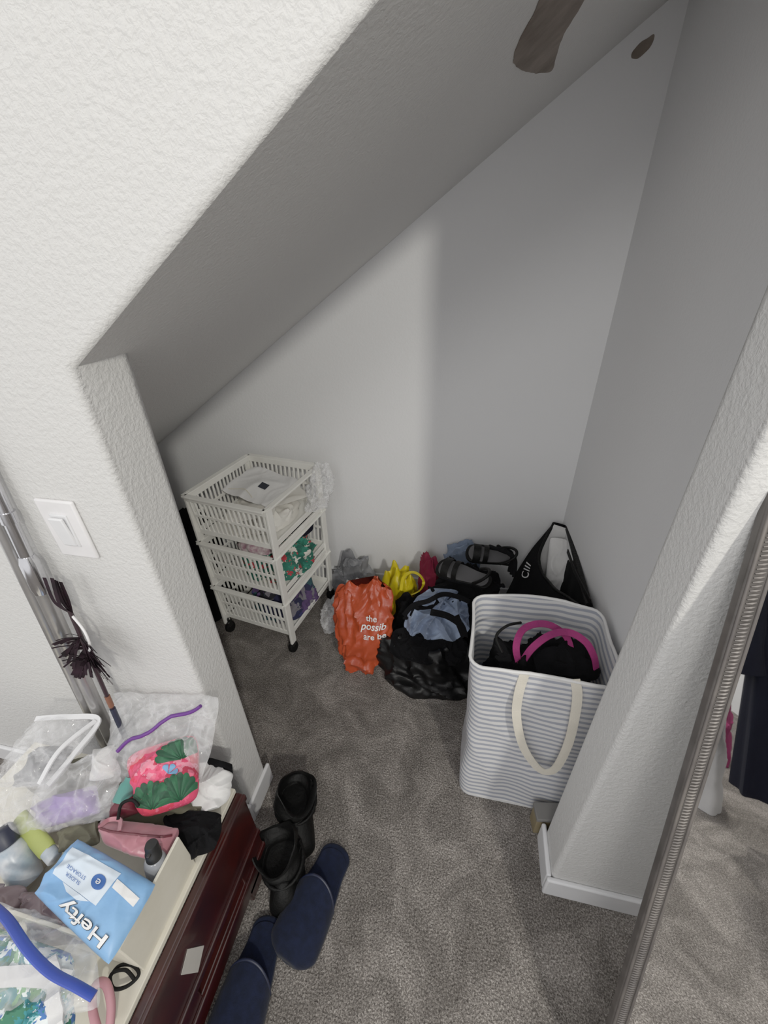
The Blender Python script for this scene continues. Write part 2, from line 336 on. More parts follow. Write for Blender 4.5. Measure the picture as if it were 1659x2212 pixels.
def CL2(x,y,z): return Matrix.Translation(CL)@Matrix.Rotation(CZ,4,'Z')@V((x,y,z))
def quad(x,y,r,hw,hh,z,tx=0,ty=0):
    f=lambda a,b:CL2(x+a*math.cos(r)-b*math.sin(r),y+a*math.sin(r)+b*math.cos(r),z+tx*a+ty*b); return [f(-hw,-hh),f(hw,-hh),f(hw,hh),f(-hw,hh)]
mb=MB(); S=pillow4(mb,quad(.0,.03,-.15,.135,.105,.728,-.05,.12),.006,.006,3,n=(40,40),fs=9,rd=.01)
o=mb.build('paper_bag',MT['wcloth']); tag(o,'crumpled white paper bag with dark square in cart top basket','paper bag')
mb=MB(); mb.grid(lambda a,b:S(.50+.15*a,.40+.15*b,.0015),6,6); mb.build('printed_square',MT['ink'],o)
mb=MB(); mb.tube([S(.1+.5*i/20,.10+.1*math.sin(PI*i/20),.004) for i in range(21)],.002,6); mb.build('paper_handle',MT['canvas'],o)
for k,(x,y,r,z,tx,ty,m,lb) in enumerate(((.04,-.11,.5,.690,.10,.05,'paper','pale sheet of paper lying nearest the cart front rim'),(-.06,.11,-.5,.700,.05,.15,'wcloth','pale sheet of paper under the far side of the paper bag'),(.09,.05,1.1,.685,-.1,.1,'paper','pale sheet of paper sticking out at the open side of the cart'))):
    mb=MB(); pillow4(mb,quad(x,y,r,.10,.062,z,tx,ty),.003,.008,200+k,fs=9,rd=.01); tag(mb.build('paper_sheet',MT[m]),lb,'paper')
mb=MB(); heap(mb,CL2(0,.0,.593),.155,.165,.075,5,.03,14,pw=.5); tag(mb.build('crumpled_paper',MT['paper']),'crumpled pale papers filling the cart top basket','paper')
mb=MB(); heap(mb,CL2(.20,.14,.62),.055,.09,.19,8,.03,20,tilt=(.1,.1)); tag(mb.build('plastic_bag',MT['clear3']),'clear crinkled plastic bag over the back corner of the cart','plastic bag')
mb=MB(); heap(mb,CL2(.045,-.01,.353),.155,.165,.145,11,.035,13,pw=.5); tag(mb.build('floral_cloth',MT['fl2']),'green cloth with red and white flowers in cart middle basket','cloth')
mb=MB(); heap(mb,CL2(.055,.08,.485),.115,.09,.085,13,.02,12); tag(mb.build('navy_hat',MT['navyc']),'dark navy hat on top of the green floral cloth','hat')
mb=MB(); heap(mb,CL2(.03,-.10,.50),.10,.06,.06,14,.02,14); tag(mb.build('pink_cloth',mat('dusty_pink_cloth','#9a6f80',.9,'#d8d2d0',ns=40)),'pink and white cloth just under the cart top basket','cloth')
mb=MB(); heap(mb,CL2(.04,0,.113),.15,.165,.145,15,.035,13,pw=.5); tag(mb.build('folded_cloth',MT['mixc']),'mixed navy and violet cloths in cart lowest basket','cloth')
mb=MB(); heap(mb,(-1.28,1.40,0),.13,.18,.50,21,.04,9,pw=.5); tag(mb.build('dark_bag',MT['bcl']),'dark cloth bag slumped behind the cart under the slope','bag')
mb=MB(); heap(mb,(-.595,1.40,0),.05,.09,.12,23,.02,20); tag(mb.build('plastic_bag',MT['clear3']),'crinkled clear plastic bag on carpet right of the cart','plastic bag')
# ------------------------------------------------------------------ bags and clothes
def bagloft(base,lean,prof,seed,amp,fs,m,name,parent,n=96,sq=2.4,peak=None):
    mb=MB(); base=V(base); rs=[]
    for (z,rx,ry,ox,oy) in prof:
        ring=[]
        for k in range(n):
            a=2*PI*k/n; c,s=math.cos(a),math.sin(a); e=2/sq
            x=math.copysign(abs(c)**e,c)*rx; y=math.copysign(abs(s)**e,s)*ry
            zz=z+(peak(x)*max(0,z-.2)/.2 if peak else 0)
            p=base+V((x+ox,y+oy,zz))+V((lean[0],lean[1],0))*z; d=V((c*.7,s,0)); w=amp*(1.5*crease(V((p.x,p.y,p.z*.45)),fs,seed)+.8*crease(p,fs*1.9,seed+1)-1.0)*min(1,rx/.06)
            if s<0: # printed patch of the film lies flatter
                f=math.exp(-((x-.05)/.06)**2-((z-.15)/.06)**2); w*=1-.8*f
            p=p+d*w; p.z=max(p.z,.003); ring.append(p)
        rs.append(ring)
    mb.rings(rs); return mb.build(name,m,parent)
def prof_interp(pr,n=48):
    out=[]; L=len(pr)-1
    for i in range(n+1):
        f=i/n*L; k=min(int(f),L-1); u=f-k; out.append(tuple(a+(b-a)*u for a,b in zip(pr[k],pr[k+1])))
    return out
OB=V((-.385,1.165,0))
t=thing('plastic_shopping_bag','orange plastic shopping bag with white lettering on the carpet','shopping bag',OB)
op=prof_interp([(0,.055,.05,0,0),(.02,.080,.062,0,0),(.10,.108,.076,.002,.0),(.20,.125,.07,.002,.0),(.27,.130,.048,.0,.0),(.32,.118,.018,.004,.012),(.355,.098,.007,.012,.02)])
ob=bagloft(OB,(0,.30),op,31,.023,16,MT['orange'],'bag_body',t,peak=lambda x:.085*math.exp(-((x-.04)/.035)**2)+.035*math.exp(-((x+.085)/.028)**2)-.012)
for a,b in (((772,1285),(808,1292)),((726,1300),(752,1296))):
    p0,p1=Yp(*a,1.285),Yp(*b,1.29); m0=(p0+p1)/2; MB().ribbon(spline([p0,p0.lerp(m0,.35)+V((0,.01,.05)),m0+V((0,.015,.075)),p1.lerp(m0,.35)+V((0,.01,.05)),p1]),.020,.003,V((0,-1,.3))).build('handle',MT['orange'],t)
def bvh_of(o,root):
    me=o.data; Mx=ROOT[root.name]; return BVHTree.FromPolygons([Mx@v.co for v in me.vertices],[tuple(p.vertices) for p in me.polygons])
def wraptext(name,s,bv,px,ydir,size,m,par,shear=0,off=0):
    d=ray(*px).normalized(); h=bv.ray_cast(CAM,d)[0]; n=V((0,-1,.15)).normalized(); xd=(Matrix.Rotation(ydir,3,n)@V((1,0,0))); yd=n.cross(xd)
    def fn(x,y):
        p=h+xd*x*size+yd*y*size; ks=[]
        for i in range(-3,4):
            for j in range(-2,3):
                q=bv.ray_cast(p+xd*i*.006+yd*j*.006+n*.1,-n)[0]
                if q is not None and abs((q-p).dot(n))<.06: ks.append((q-p).dot(n))
        return p+n*((sum(ks)/len(ks) if ks else 0)+.007)
    return text(name,s,fn,m,par,shear,1,off)
bv=bvh_of(ob,t)
wraptext('lettering','the',bv,(803,1335),0.05,.036,MT['white'],t,0,.012); wraptext('lettering','possib',bv,(807,1355),0.05,.041,MT['white'],t,.2,.012); wraptext('lettering','are be',bv,(809,1376),.05,.036,MT['white'],t,0,.012)
mb=MB(); heap(mb,(-.45,1.37,0),.07,.04,.30,33,.02,12,pw=.5); tag(mb.build('white_paper_bag',MT['wcloth']),'white paper poking up behind the orange bag','paper bag')
t=thing('plastic_shopping_bag','yellow plastic shopping bag with looped handle by the baseboard','shopping bag',(-.27,1.46,0))
mb=MB(); heap(mb,(-.275,1.48,0),.095,.075,.30,35,.026,13,pointy=.7,pw=.55,lump=.25); mb.build('bag_body',MT['yellow'],t)
mb=MB(); mb.ribbon(spline([Yp(866,1275,1.38),Yp(872,1248,1.40),Yp(888,1236,1.42),Yp(906,1242,1.42),Yp(915,1258,1.41),Yp(906,1276,1.39),Yp(880,1288,1.37)]),.014,.003,[V((0,-.4+.02*i,.8)) for i in range(49)]); mb.build('handle',MT['yellow'],t)
mb=MB(); heap(mb,(-.51,1.585,0),.12,.08,.22,37,.03,15,tilt=(-.2,.1),pw=.6,lump=.3); tag(mb.build('grey_bag',MT['grey']),'grey crumpled bag against baseboard between cart and yellow bag','bag')
mb=MB(); heap(mb,(-.10,1.205,0),.220,.155,.18,41,.030,11,n=(120,46),lump=.35,pw=.6); tag(mb.build('bin_bag',MT['bag']),'shiny black bin bag slumped beside the striped hamper','bin bag')
mb=MB(); heap(mb,(-.125,1.56,0),.075,.07,.315,43,.025,13,lump=.3,pw=.6); tag(mb.build('red_garment',MT['red']),'dark red garment between yellow bag and black sandals','garment')
mb=MB(); heap(mb,(.01,1.62,0),.11,.05,.37,44,.02,16,pw=.5); tag(mb.build('blue_garment',mat('dusty_blue_cloth','#76869f',.9,bump=.3)),'dusty blue garment against the back wall behind the sandals','garment')
mb=MB(); heap(mb,(.05,1.44,0),.17,.15,.37,47,.035,11,n=(120,46),pw=.5,lump=.25); tag(mb.build('black_clothes',MT['bcl']),'heap of black clothes beneath the black sandals','clothes')
mb=MB(); heap(mb,(-.19,1.37,0),.10,.08,.24,48,.03,13,pw=.6,lump=.3); tag(mb.build('black_trousers',MT['bcl']),'dull black trousers bunched between orange bag and blue shirt','trousers')
mb=MB(); pillow4(mb,[Zp(850,1345,.25),Zp(960,1300,.36),Zp(1120,1262,.44),Zp(950,1252,.36)],.02,.03,51,n=(60,60),e=2,fs=14,lower=.2,rd=.2); tag(mb.build('black_cardigan',MT['bcl']),'limp black cardigan stretched behind the pale blue shirt','cardigan')
mb=MB(); S=pillow4(mb,[Zp(858,1374,.215),Zp(1016,1390,.21),Zp(1008,1275,.375),Zp(908,1268,.365)],.03,.036,49,n=(80,80),e=2,fs=17,lower=.4,rd=.35); o=mb.build('blue_shirt',MT['lblue']); tag(o,'crumpled pale blue shirt draped over the black bin bag','shirt')
mb=MB(); pillow4(mb,[Zp(836,1425,.14),Zp(1005,1445,.15),Zp(1012,1372,.23),Zp(852,1345,.25)],.025,.03,50,n=(70,70),e=2,fs=16,lower=.3,rd=.3); tag(mb.build('black_jacket',MT['bcl']),'crumpled dull black jacket spread below the blue shirt','jacket')
mb=MB()
mb.ribbon(spline([Zp(872,1330,.37),Zp(892,1308,.405),Zp(925,1298,.42),Zp(955,1284,.43),Zp(985,1288,.43),Zp(1015,1300,.42)]),.018,.006,V((0,-.4,1)))
tag(mb.build('black_strap',MT['bcl']),'black strap lying across the top of the pale blue shirt','strap')
mb=MB()
mb.ribbon(spline([Zp(930,1322,.425),Zp(965,1330,.425),Zp(995,1350,.40),Zp(1003,1375,.36),Zp(985,1330,.43)]),.024,.006,V((0,-.4,1)))
tag(mb.build('black_strap',MT['bcl']),'twisted black strap end hanging beside the hamper rim','strap')
def foot_w(s,L):
    k=L/.26; w=.036+.015*max(0,math.sin((s-.25)*PI/1.2)) if s>.25 else .036
    e=min(1,math.sqrt(max(0,s/.11*(2-s/.11)))) if s<.11 else (math.sqrt(max(0,1-((s-.86)/.14)**2)) if s>.86 else 1)
    return w*e*k
def footprint(L,n=40,scale=1,wk=1):
    ss=[.5-.5*math.cos(PI*i/n) for i in range(n+1)]
    r=[(foot_w(s,L)*scale*wk,L/2+(s-.5)*L*scale) for s in ss[1:-1]]; l=[(-x,y) for x,y in r[::-1]]
    return [(0,L/2-.5*L*scale)]+r+[(0,L/2+.5*L*scale)]+l
def orient(a,b,up):
    y=(V(b)-V(a)).normalized(); x=y.cross(V(up)).normalized(); z=x.cross(y); m=Matrix((x,y,z)).transposed().to_4x4(); m.translation=V(a); return m
def sandal(a,b,up,label):
    a=V(a); m=orient(a,b,up); L=(V(b)-a).length; R3=m.to_3x3()
    t=thing('sandal',label,'sandal',a,0,'black sandals on the clothes heap')
    MB().prism([m@V((x,y,0)) for x,y in footprint(L)],R3@V((0,0,.018))).build('sole',MT['leather'],t,bevel=.003)
    MB().prism([m@V((x,y,.0185)) for x,y in footprint(L,scale=.88)],R3@V((0,0,.002))).build('insole',MT['insole'],t)
    for f,h,w in((.78,.045,.03),(.6,.05,.02)):
        x=foot_w(f,L); MB().ribbon([m@V((x*math.cos(g),f*L,.012+h*math.sin(g))) for g in [PI*i/14 for i in range(15)]],w,.003,[R3@V((math.cos(PI*i/14),0,math.sin(PI*i/14)+.01)) for i in range(15)]).build('strap',MT['leather'],t)
    MB().tube([m@V((.036*math.cos(g),.06-.055*math.sin(g),.03+.05*math.sin(g))) for g in [PI*i/16 for i in range(17)]],.006).build('heel_strap',MT['leather'],t)
sandal(Zp(1062,1265,.455),Zp(945,1225,.445),(0,-.35,1),'black sandal with grey insole lying flat on the black clothes')
sandal(Zp(1110,1212,.455),Zp(1005,1195,.470),(.1,-.55,1),'black strappy sandal tipped up nearest the back wall')
mb=MB()
for k in range(3): mb.tube(spline([Zp(1040+k*18,1180,.48),Zp(1075+k*12,1186+k*5,.52),Zp(1105+k*4,1195+k*8,.49),Zp(1100+k*5,1235+k*6,.44)]),.008)
tag(mb.build('tangled_straps',MT['bcl']),'looped black straps tangled above the sandals','straps')
# black tote
t=thing('tote_bag','black tote bag with white letters and pale lining against right wall','tote bag',(.32,1.34,0))
TR0=[V((.41,1.06,.02)),V((.41,1.62,.02)),V((.21,1.55,.02)),V((.23,1.12,.02))]
def panel(b0,b1,rim,name,m,off=V((0,0,0)),bul=V((0,0,0)),pz=1):
    mb=MB(); R=spline(rim,12); N=len(R)-1
    def fn(u,v):
        k=min(int(u*N),N-1); top=R[k].lerp(R[k+1],u*N-k); p=b0.lerp(b1,u).lerp(top,v)+bul*math.sin(PI*v)+off
        return p+V((1,1,0))*.008*nz(p,12,61)
    mb.grid(fn,28,20); mb.build(name,m,t,solid=.004); return fn
apex=Yp(1195,1130,1.63); rl,rr=V((.425,1.08,.585)),Yp(1230,1140,1.63)
rimL=[Yp(1250,1308,1.13),Yp(1210,1278,1.26),Yp(1176,1245,1.40),Yp(1164,1198,1.52),apex]
panel(TR0[0],TR0[1],[rl,rl.lerp(rr,.5),rr],'side_panel',MT['bcl'])
fl=panel(TR0[3],TR0[2],rimL,'side_panel',MT['bcl'],bul=V((-.03,0,0)))
panel(TR0[2],TR0[1],[apex,apex.lerp(rr,.5),rr],'lining',MT['wcloth'],V((0,-.015,0)))
mb=MB(); mb.grid(lambda u,v:fl(u,.02+.97*v)+V((.008,0,0)),20,12); mb.build('lining',MT['wcloth'],t)
panel(TR0[2],TR0[1],[apex,apex.lerp(rr,.5),rr],'end_panel',MT['bcl'],V((0,.006,0)))
panel(TR0[3],TR0[0],[rimL[0],rimL[0].lerp(rl,.5)-V((0,0,.04)),rl],'end_panel',MT['bcl'])
MB().prism([TR0[3],TR0[0],TR0[1],TR0[2]],(0,0,.02)).build('base',MT['bcl'],t)
MB().tube([rl.lerp(rr,i/12)+V((-.008,0,.0)) for i in range(13)],.011).build('rim',MT['leather'],t)
MB().tube([fl(i/20,1) for i in range(21)],.006).build('rim',MT['leather'],t)
MB().ribbon([Xp(u,v,.412) for u,v in((1226,1190),(1242,1235),(1262,1275),(1275,1300))],.016,.004,V((1,0,0))).build('strap',MT['leather'],t)
A=uv_at(fl,1134,1264); B=uv_at(fl,1156,1196); D=uv_at(fl,1126,1226)
def tfn2(x,y):
    m=V((A[0]+B[0],A[1]+B[1],0))/2; ex=V((B[0]-A[0],B[1]-A[1],0))/2.0; ey=(V((D[0],D[1],0))-m)*1.1; q=m+ex*x+ey*y
    return fl(max(0,min(1,q.x)),max(0,min(1,q.y)))+V((-.008,-.004,.003))
text('lettering','CIII',tfn2,MT['white'],t,0,.68)
mb=MB(); pillow4(mb,[Yp(1178,1262,1.45),Yp(1228,1285,1.42),Yp(1226,1165,1.56),Yp(1188,1160,1.58)],.015,.008,62,fs=18,n=(30,30)); tag(mb.build('paper_packet',MT['wcloth']),'pale grey white packet standing inside the open black tote','packet')
# ------------------------------------------------------------------ striped hamper
HB=V((.235,.850,0)); t=thing('laundry_hamper','grey and white striped fabric laundry hamper with cream handle','laundry hamper',HB)
def rrect(w,d,r,z,n=8):
    o=[]
    for cx,cy,a0 in((1,1,0),(-1,1,PI/2),(-1,-1,PI),(1,-1,1.5*PI)):
        for i in range(n+1):
            a=a0+PI/2*i/n; o.append(V((cx*(w/2-r)+r*math.cos(a),cy*(d/2-r)+r*math.sin(a),z)))
    return o
def resample(ps,m=96):
    L=[0]
    for i in range(len(ps)): L.append(L[-1]+(ps[(i+1)%len(ps)]-ps[i]).length)
    out=[]; k=0
    for j in range(m):
        s=L[-1]*j/m
        while L[k+1]<s: k+=1
        f=(s-L[k])/max(1e-9,L[k+1]-L[k]); out.append(ps[k].lerp(ps[(k+1)%len(ps)],f))
    return out
def hring(f,inset=0):
    w,d=.335+.035*f,.250+.02*f; sg=.016*math.sin(PI*f)
    ps=resample(rrect(w-2*inset-sg,d-2*inset-sg,.035,.665*f+.003)); out=[]
    for p in ps:
        k=(nz(V((p.x,p.y,f*.7)),5,71)*.018+.007*crease(V((p.x*.7,p.y*.7,f*.35)),11,73))*(1-.55*f)*min(1,f*5+.2); q=p+V((p.x,p.y,0)).normalized()*k
        if f>.95: q.z+=.014*math.cos(q.x*12)*(1 if q.y>0 else .6)-.006
        out.append(HB+q)
    return out
rs=[hring(i/40) for i in range(41)]+[hring(1,.005)]+[hring(i/40,.006) for i in range(38,1,-1)]
MB().rings(rs).build('body',MT['stripe'],t)
MB().tube(hring(1,.002),.0045,8,closed=True).build('rim',MT['wcloth'],t)
MB().prism([HB+V((p.x,p.y,.001)) for p in rrect(.335,.250,.037,0)],(0,0,.012)).build('base',MT['wcloth'],t)
yf=HB.y-.262/2
hp=[Yp(1133,1456,yf-.006),Yp(1120,1500,yf-.012),Yp(1116,1550,yf-.018),Yp(1130,1612,yf-.02),Yp(1158,1655,yf-.022),Yp(1182,1668,yf-.023),Yp(1204,1655,yf-.022),Yp(1228,1605,yf-.02),Yp(1242,1545,yf-.018),Yp(1247,1500,yf-.012),Yp(1242,1468,yf-.006)]
MB().ribbon(spline(hp,5),.023,.003,V((0,-1,.1))).build('handle',MT['canvas'],t)
mb=MB(); heap(mb,HB+V((0,0,.42)),.145,.10,.18,73,.03,13,pw=.45); tag(mb.build('black_laundry',MT['bcl']),'black clothes heaped inside the striped hamper','clothes')
t=thing('pink_strap_bag','bag with wide magenta straps lying in the striped hamper','bag',HB+V((.05,0,.55)))
mb=MB(); heap(mb,HB+V((.06,-.01,.58)),.09,.07,.05,77,.02,16); mb.build('bag_body',MT['bcl'],t)
for q in ([(1122,1438,.59),(1115,1398,.635),(1128,1362,.655),(1158,1348,.66),(1192,1352,.655),(1225,1378,.64),(1237,1425,.60)],
          [(1126,1434,.60),(1150,1400,.645),(1188,1372,.665),(1228,1366,.665),(1264,1386,.66),(1283,1418,.64),(1288,1445,.61)]):
    P_=spline([Zp(*p) for p in q]); N=len(P_); MB().ribbon(P_,.019,.003,[V((-.55+.9*i/N,-.35,.55)) for i in range(N)]).build('strap',MT['pinkw'],t)
MB().tube(spline([Zp(1085,1410,.64),Zp(1072,1375,.66),Zp(1095,1352,.67),Zp(1125,1345,.655)]),.004).build('thin_strap',MT['leather'],t)
t=thing('small_box','small tan box with grey lid wedged between hamper and pillar','box',(.335,.683,0))
MB().box((.336,.683,.040),(.08,.045,.08),Matrix.Rotation(.15,3,'Z')).build('box_body',MT['tan'],t,bevel=.003)
MB().box((.336,.683,.088),(.085,.050,.016),Matrix.Rotation(.15,3,'Z')).build('lid',MT['gcard'],t,bevel=.003)
# ------------------------------------------------------------------ boots and slippers
def boot(a,b,h,seed,label,lean=(0,0)):
    a,b=V((*a,0)),V((*b,0)); y=(b-a).normalized(); rz=math.atan2(-y.x,y.y); L=(b-a).length
    t=thing('boot',label,'boot',a,rz,'pair of black boots')
    MB().prism([(x*1.2,y_,.002) for x,y_ in footprint(L)],(0,0,.02)).build('sole',MT['rub'],t,local=True,bevel=.003)
    mb=MB(); rs=[]
    for i in range(33):
        s=.02+.96*(.5-.5*math.cos(PI*i/32)); w=foot_w(s,L)*1.24; yy=s*L
        hh=.045 if yy<.085 else .045+.04*min(1,(yy-.085)/.03); hh-=.035*max(0,min(1,(yy-.125)/.06))
        if s>.8: hh*=.35+math.sqrt(max(0,1-((s-.8)/.2)**2))*.65
        ring=[]
        for k in range(24):
            g=2*PI*k/24; z=.012+hh*max(0,math.sin(g))**.8
            p=V((w*math.cos(g),yy,z)); ring.append(p+V((0,0,.010))*(crease(p*.8,14,seed)-.4)*(1 if math.sin(g)>0 else 0))
        rs.append(ring)
    mb.rings(rs); mb.build('foot_upper',MT['leather'],t,local=True)
    mb=MB(); rs=[]; N=56
    def sh(z,ins):
        f=z/h; rx=.052+.014*f-ins; ry=.060+.012*f-ins; ring=[]
        for k in range(N):
            g=2*PI*k/N; p=V((rx*math.cos(g)+lean[0]*z+.012*math.sin(f*5+seed),.066+ry*math.sin(g)+lean[1]*z+.008*math.sin(f*4+seed*2),z)); w=.020*(crease(V((p.x*.5,p.y*.5,p.z*1.3)),17,seed)-.5)+.005*math.sin(z*110+2*math.sin(g+seed))
            zz=z+((.026*math.cos(2*g)+.010*math.cos(g+seed))*max(0,f-.7)*3.3 if f>.7 else 0); ring.append(V((p.x+w*math.cos(g),p.y+w*math.sin(g),zz)))
        return ring
    for i in range(27): rs.append(sh(.03+(h-.03)*i/26,0))
    rs.append(sh(h,.003))
    for i in range(24,9,-1): rs.append(sh(.03+(h-.03)*i/26,.006))
    mb.rings(rs); mb.build('shaft',MT['leather'],t,local=True)
    MB().ribbon([(lean[0]*h-.055,.066+lean[1]*h,h-.03),(lean[0]*h-.064,.066+lean[1]*h,h+.006),(lean[0]*h-.053,.066+lean[1]*h,h+.014),(lean[0]*h-.048,.066+lean[1]*h,h-.03)],.02,.003,V((1,0,0.01))).build('pull_tab',MT['leather'],t,local=True)
    MB().tube([(lean[0]*.05+.057*math.cos(g),.066+.067*math.sin(g),.085) for g in [2*PI*k/24 for k in range(24)]],.005,8,closed=True).build('ankle_seam',MT['leather'],t,local=True)
boot((-.458,.625),(-.393,.442),.165,81,'black leather boot standing furthest back beside the doorway baseboard')
boot((-.438,.475),(-.384,.312),.140,85,'black leather boot nearer the navy slippers, shaft slumped open',(.06,-.08))
def slipper(a,b,label):
    a,b=V((*a,0)),V((*b,0)); y=(b-a).normalized(); rz=math.atan2(-y.x,y.y); L=(b-a).length; K=1.16
    t=thing('slipper',label,'slipper',a,rz,'pair of navy slippers')
    MB().prism([(x*1.05*K,q,.002) for x,q in footprint(L)],(0,0,.022)).build('sole',MT['navy'],t,local=True,bevel=.005)
    MB().prism([(x*K,L/2+(q-L/2)*.97,.0245) for x,q in footprint(L,scale=.92)],(0,0,.003)).build('insole',MT['navy'],t,local=True,bevel=.0015)
    mb=MB()
    def fn(u,v):
        s0=.52-.13*math.sin(PI*v); s=s0+(1.0-s0)*u*.985; g=PI*v; w=foot_w(s,L)*1.08*K; hh=(.068-.026*u)*min(1,.25+.75*math.sqrt(max(0,1-max(0,(u-.55)/.45)**2)))
        p=V((w*math.cos(g),s*L,.014+hh*math.sin(g)**.8)); return p+V((0,0,.003))*crease(p,16,int(L*900))*math.sin(g)
    mb.grid(fn,28,28); mb.build('upper',MT['navy'],t,local=True,solid=.005)
    MB().tube([fn(0,i/24)+V((0,-.001,.001)) for i in range(25)],.0035,8).build('binding',MT['navyp'],t,local=True)
slipper((-.280,.498),(-.345,.232),'right hand navy felt slipper, further from the wooden bench')
slipper((-.415,.308),(-.420,.050),'left hand navy felt slipper, close against the wooden bench')
# ------------------------------------------------------------------ bench and pile
BX0,BX1,BY0,BY1,BZ=-1.12,-.485,-.30,.43,.40
t=thing('storage_bench','dark cherry wood storage bench with slotted side and cream top','bench',((BX0+BX1)/2,(BY0+BY1)/2,0))
def side(x):
    mb=MB(); mb.box((x,(BY0+BY1)/2,.295),(.018,BY1-BY0,.21)); mb.box((x,(BY0+BY1)/2,.085),(.018,BY1-BY0,.09)); mb.box((x,BY1-.05,.16),(.018,.10,.08)); mb.box((x,(BY0+.13)/2,.16),(.018,.13-BY0,.08))
    for y in(BY1-.05,BY0+.05): mb.box((x,y,.03),(.018,.10,.06))
    return mb.build('side_panel',MT['wood'],t,smooth=False,bevel=.003)
side(BX1-.009); side(BX0+.009)
for z in(.199,.389,.115): MB().box((BX1+.003,(BY0+BY1)/2,z),(.010,BY1-BY0,.022)).build('side_rail',MT['wood'],t,smooth=False,bevel=.003)
MB().box(((BX0+BX1)/2,BY1-.009,.22),(BX1-BX0-.036,.018,.36)).build('back_panel',MT['wood'],t,smooth=False,bevel=.002)
MB().box(((BX0+BX1)/2-.009,(BY0+BY1)/2,BZ+.008),(BX1-BX0-.018,BY1-BY0,.016)).build('top_board',MT['cream'],t,smooth=False,bevel=.002)
MB().prism([Xp(405,2050,BX1+.0005),Xp(440,2042,BX1+.0005),Xp(427,2100,BX1+.0005),Xp(391,2106,BX1+.0005)],(.001,0,0)).build('paper_label',MT['tagp'],t,smooth=False)
tz=BZ+.016
t=thing('storage_box','open cream cardboard storage box on the bench top','box',(-.66,.19,tz))
x0,x1,y0,y1,z1=-.84,-.513,.108,.275,.545
for c,d in(((x1-.003,(y0+y1)/2,(tz+z1)/2),(.006,y1-y0,z1-tz)),((x0+.003,(y0+y1)/2,(tz+.48)/2),(.006,y1-y0,.48-tz)),(((x0+x1)/2,y0+.003,(tz+z1)/2),(x1-x0-.012,.006,z1-tz)),(((x0+x1)/2,y1-.003,(tz+.48)/2),(x1-x0-.012,.006,.48-tz))):
    MB().box(c,d).build('side_wall',MT['cream'],t,smooth=False,bevel=.0015)
MB().box(((x0+x1)/2,(y0+y1)/2,tz+.003),(x1-x0-.012,y1-y0-.012,.005)).build('bottom',MT['cream'],t,smooth=False)
def cloth(name,label,cat,cs,thick,m,wr=.006,seed=1,**k):
    mb=MB(); S=pillow4(mb,cs,thick,wr,seed,**k); o=mb.build(name,m); tag(o,label,cat); return o,S
mb=MB(); heap(mb,(-.78,.355,tz),.25,.065,.075,91,.012,16,pw=.5); tag(mb.build('grey_towel',MT['olive']),'khaki grey towel underneath the bags on the bench','towel')
cloth('white_cloth','white cloth at the far end of the bench near the boots','cloth',[Zp(378,1758,.44),Zp(490,1745,.44),Zp(508,1662,.47),Zp(405,1640,.50)],.03,MT['wcloth'],.022,92,fs=18,n=(50,50),rd=.2)
cloth('black_cloth_scrap','black cloth scrap behind the white cloth on the bench','cloth',[Zp(440,1680,.47),Zp(503,1690,.45),Zp(503,1650,.47),Zp(450,1635,.49)],.012,MT['bcl'],.01,93,fs=20)
cloth('black_pouch','flat black pouch lying beside the pink satin bag','pouch',[Zp(392,1868,.445),Zp(472,1832,.445),Zp(484,1752,.45),Zp(345,1752,.48)],.022,MT['bcl'],.016,94,fs=20,n=(40,40),rd=.15)
t=thing('zip_bag','clear zip bag with purple zip leaning on the wall','zip bag',Zp(350,1650,tz))
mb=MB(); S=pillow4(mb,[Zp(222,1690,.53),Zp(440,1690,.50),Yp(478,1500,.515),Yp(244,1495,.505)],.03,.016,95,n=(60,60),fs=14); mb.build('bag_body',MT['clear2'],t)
MB().tube([S(.16+.70*i/24,.30+.56*(i/24)+.03*math.sin(i*.5),.006) for i in range(25)],.0045,8).build('zip',MT['purple'],t)
t=thing('floral_pouch','pink floral pouch with green leaves inside the purple zip bag','pouch',Zp(345,1690,.5))
mb=MB(); S=pillow4(mb,[Zp(302,1774,.515),Zp(430,1728,.505),Zp(430,1582,.56),Zp(266,1630,.565)],.045,.014,96,n=(56,56),fs=13,rd=.12); mb.build('pouch_body',MT['fl1'],t)
def fan(u,v,r,a0,lob=7,nm='leaf_print',ms=('leafa','leafb'),k=1.0):
    for par in(0,1):
        mb=MB()
        for q in range(par,lob,2):
            g0=a0+((q+.5)/lob-.5)*2.7; wd=2.7/lob*k
            def fn(a,b):
                rr=r*(.04+.96*b)*(1-.10*(2*a-1)**2*b); g=g0+(a-.5)*wd
                return S(max(.01,min(.99,u+rr*math.cos(g))),max(.01,min(.99,v+rr*math.sin(g))),.0018+.0012*(1-abs(2*a-1)))
            mb.grid(fn,6,10)
        mb.build(nm,MT[ms[par]],t)
fan(.78,.60,.36,1.7,9); fan(.26,.05,.38,1.4,9); fan(.70,.05,.36,1.7,9); fan(.58,.44,.15,.9,3,'petal_print',('skyp','skyp'),.8)
t=thing('clear_case','clear vinyl case with white zipper trim at the wall','case',Zp(110,1640,tz))
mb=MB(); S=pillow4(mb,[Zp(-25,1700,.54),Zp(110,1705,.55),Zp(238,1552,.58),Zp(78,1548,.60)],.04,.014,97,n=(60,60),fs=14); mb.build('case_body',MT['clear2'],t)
MB().ribbon(spline([S(0.02,.98,.006),S(.5,.99,.006),S(.97,.97,.008),S(.99,.5,.010),S(.98,.03,.006)],8),.012,.004,V((0,-.3,1))).build('zipper',MT['wzip'],t)
MB().ribbon(spline([S(.95,.95,.012),S(.88,.5,.016),S(.9,.05,.012)],8),.010,.004,V((0,-.3,1))).build('zipper',MT['wzip'],t)
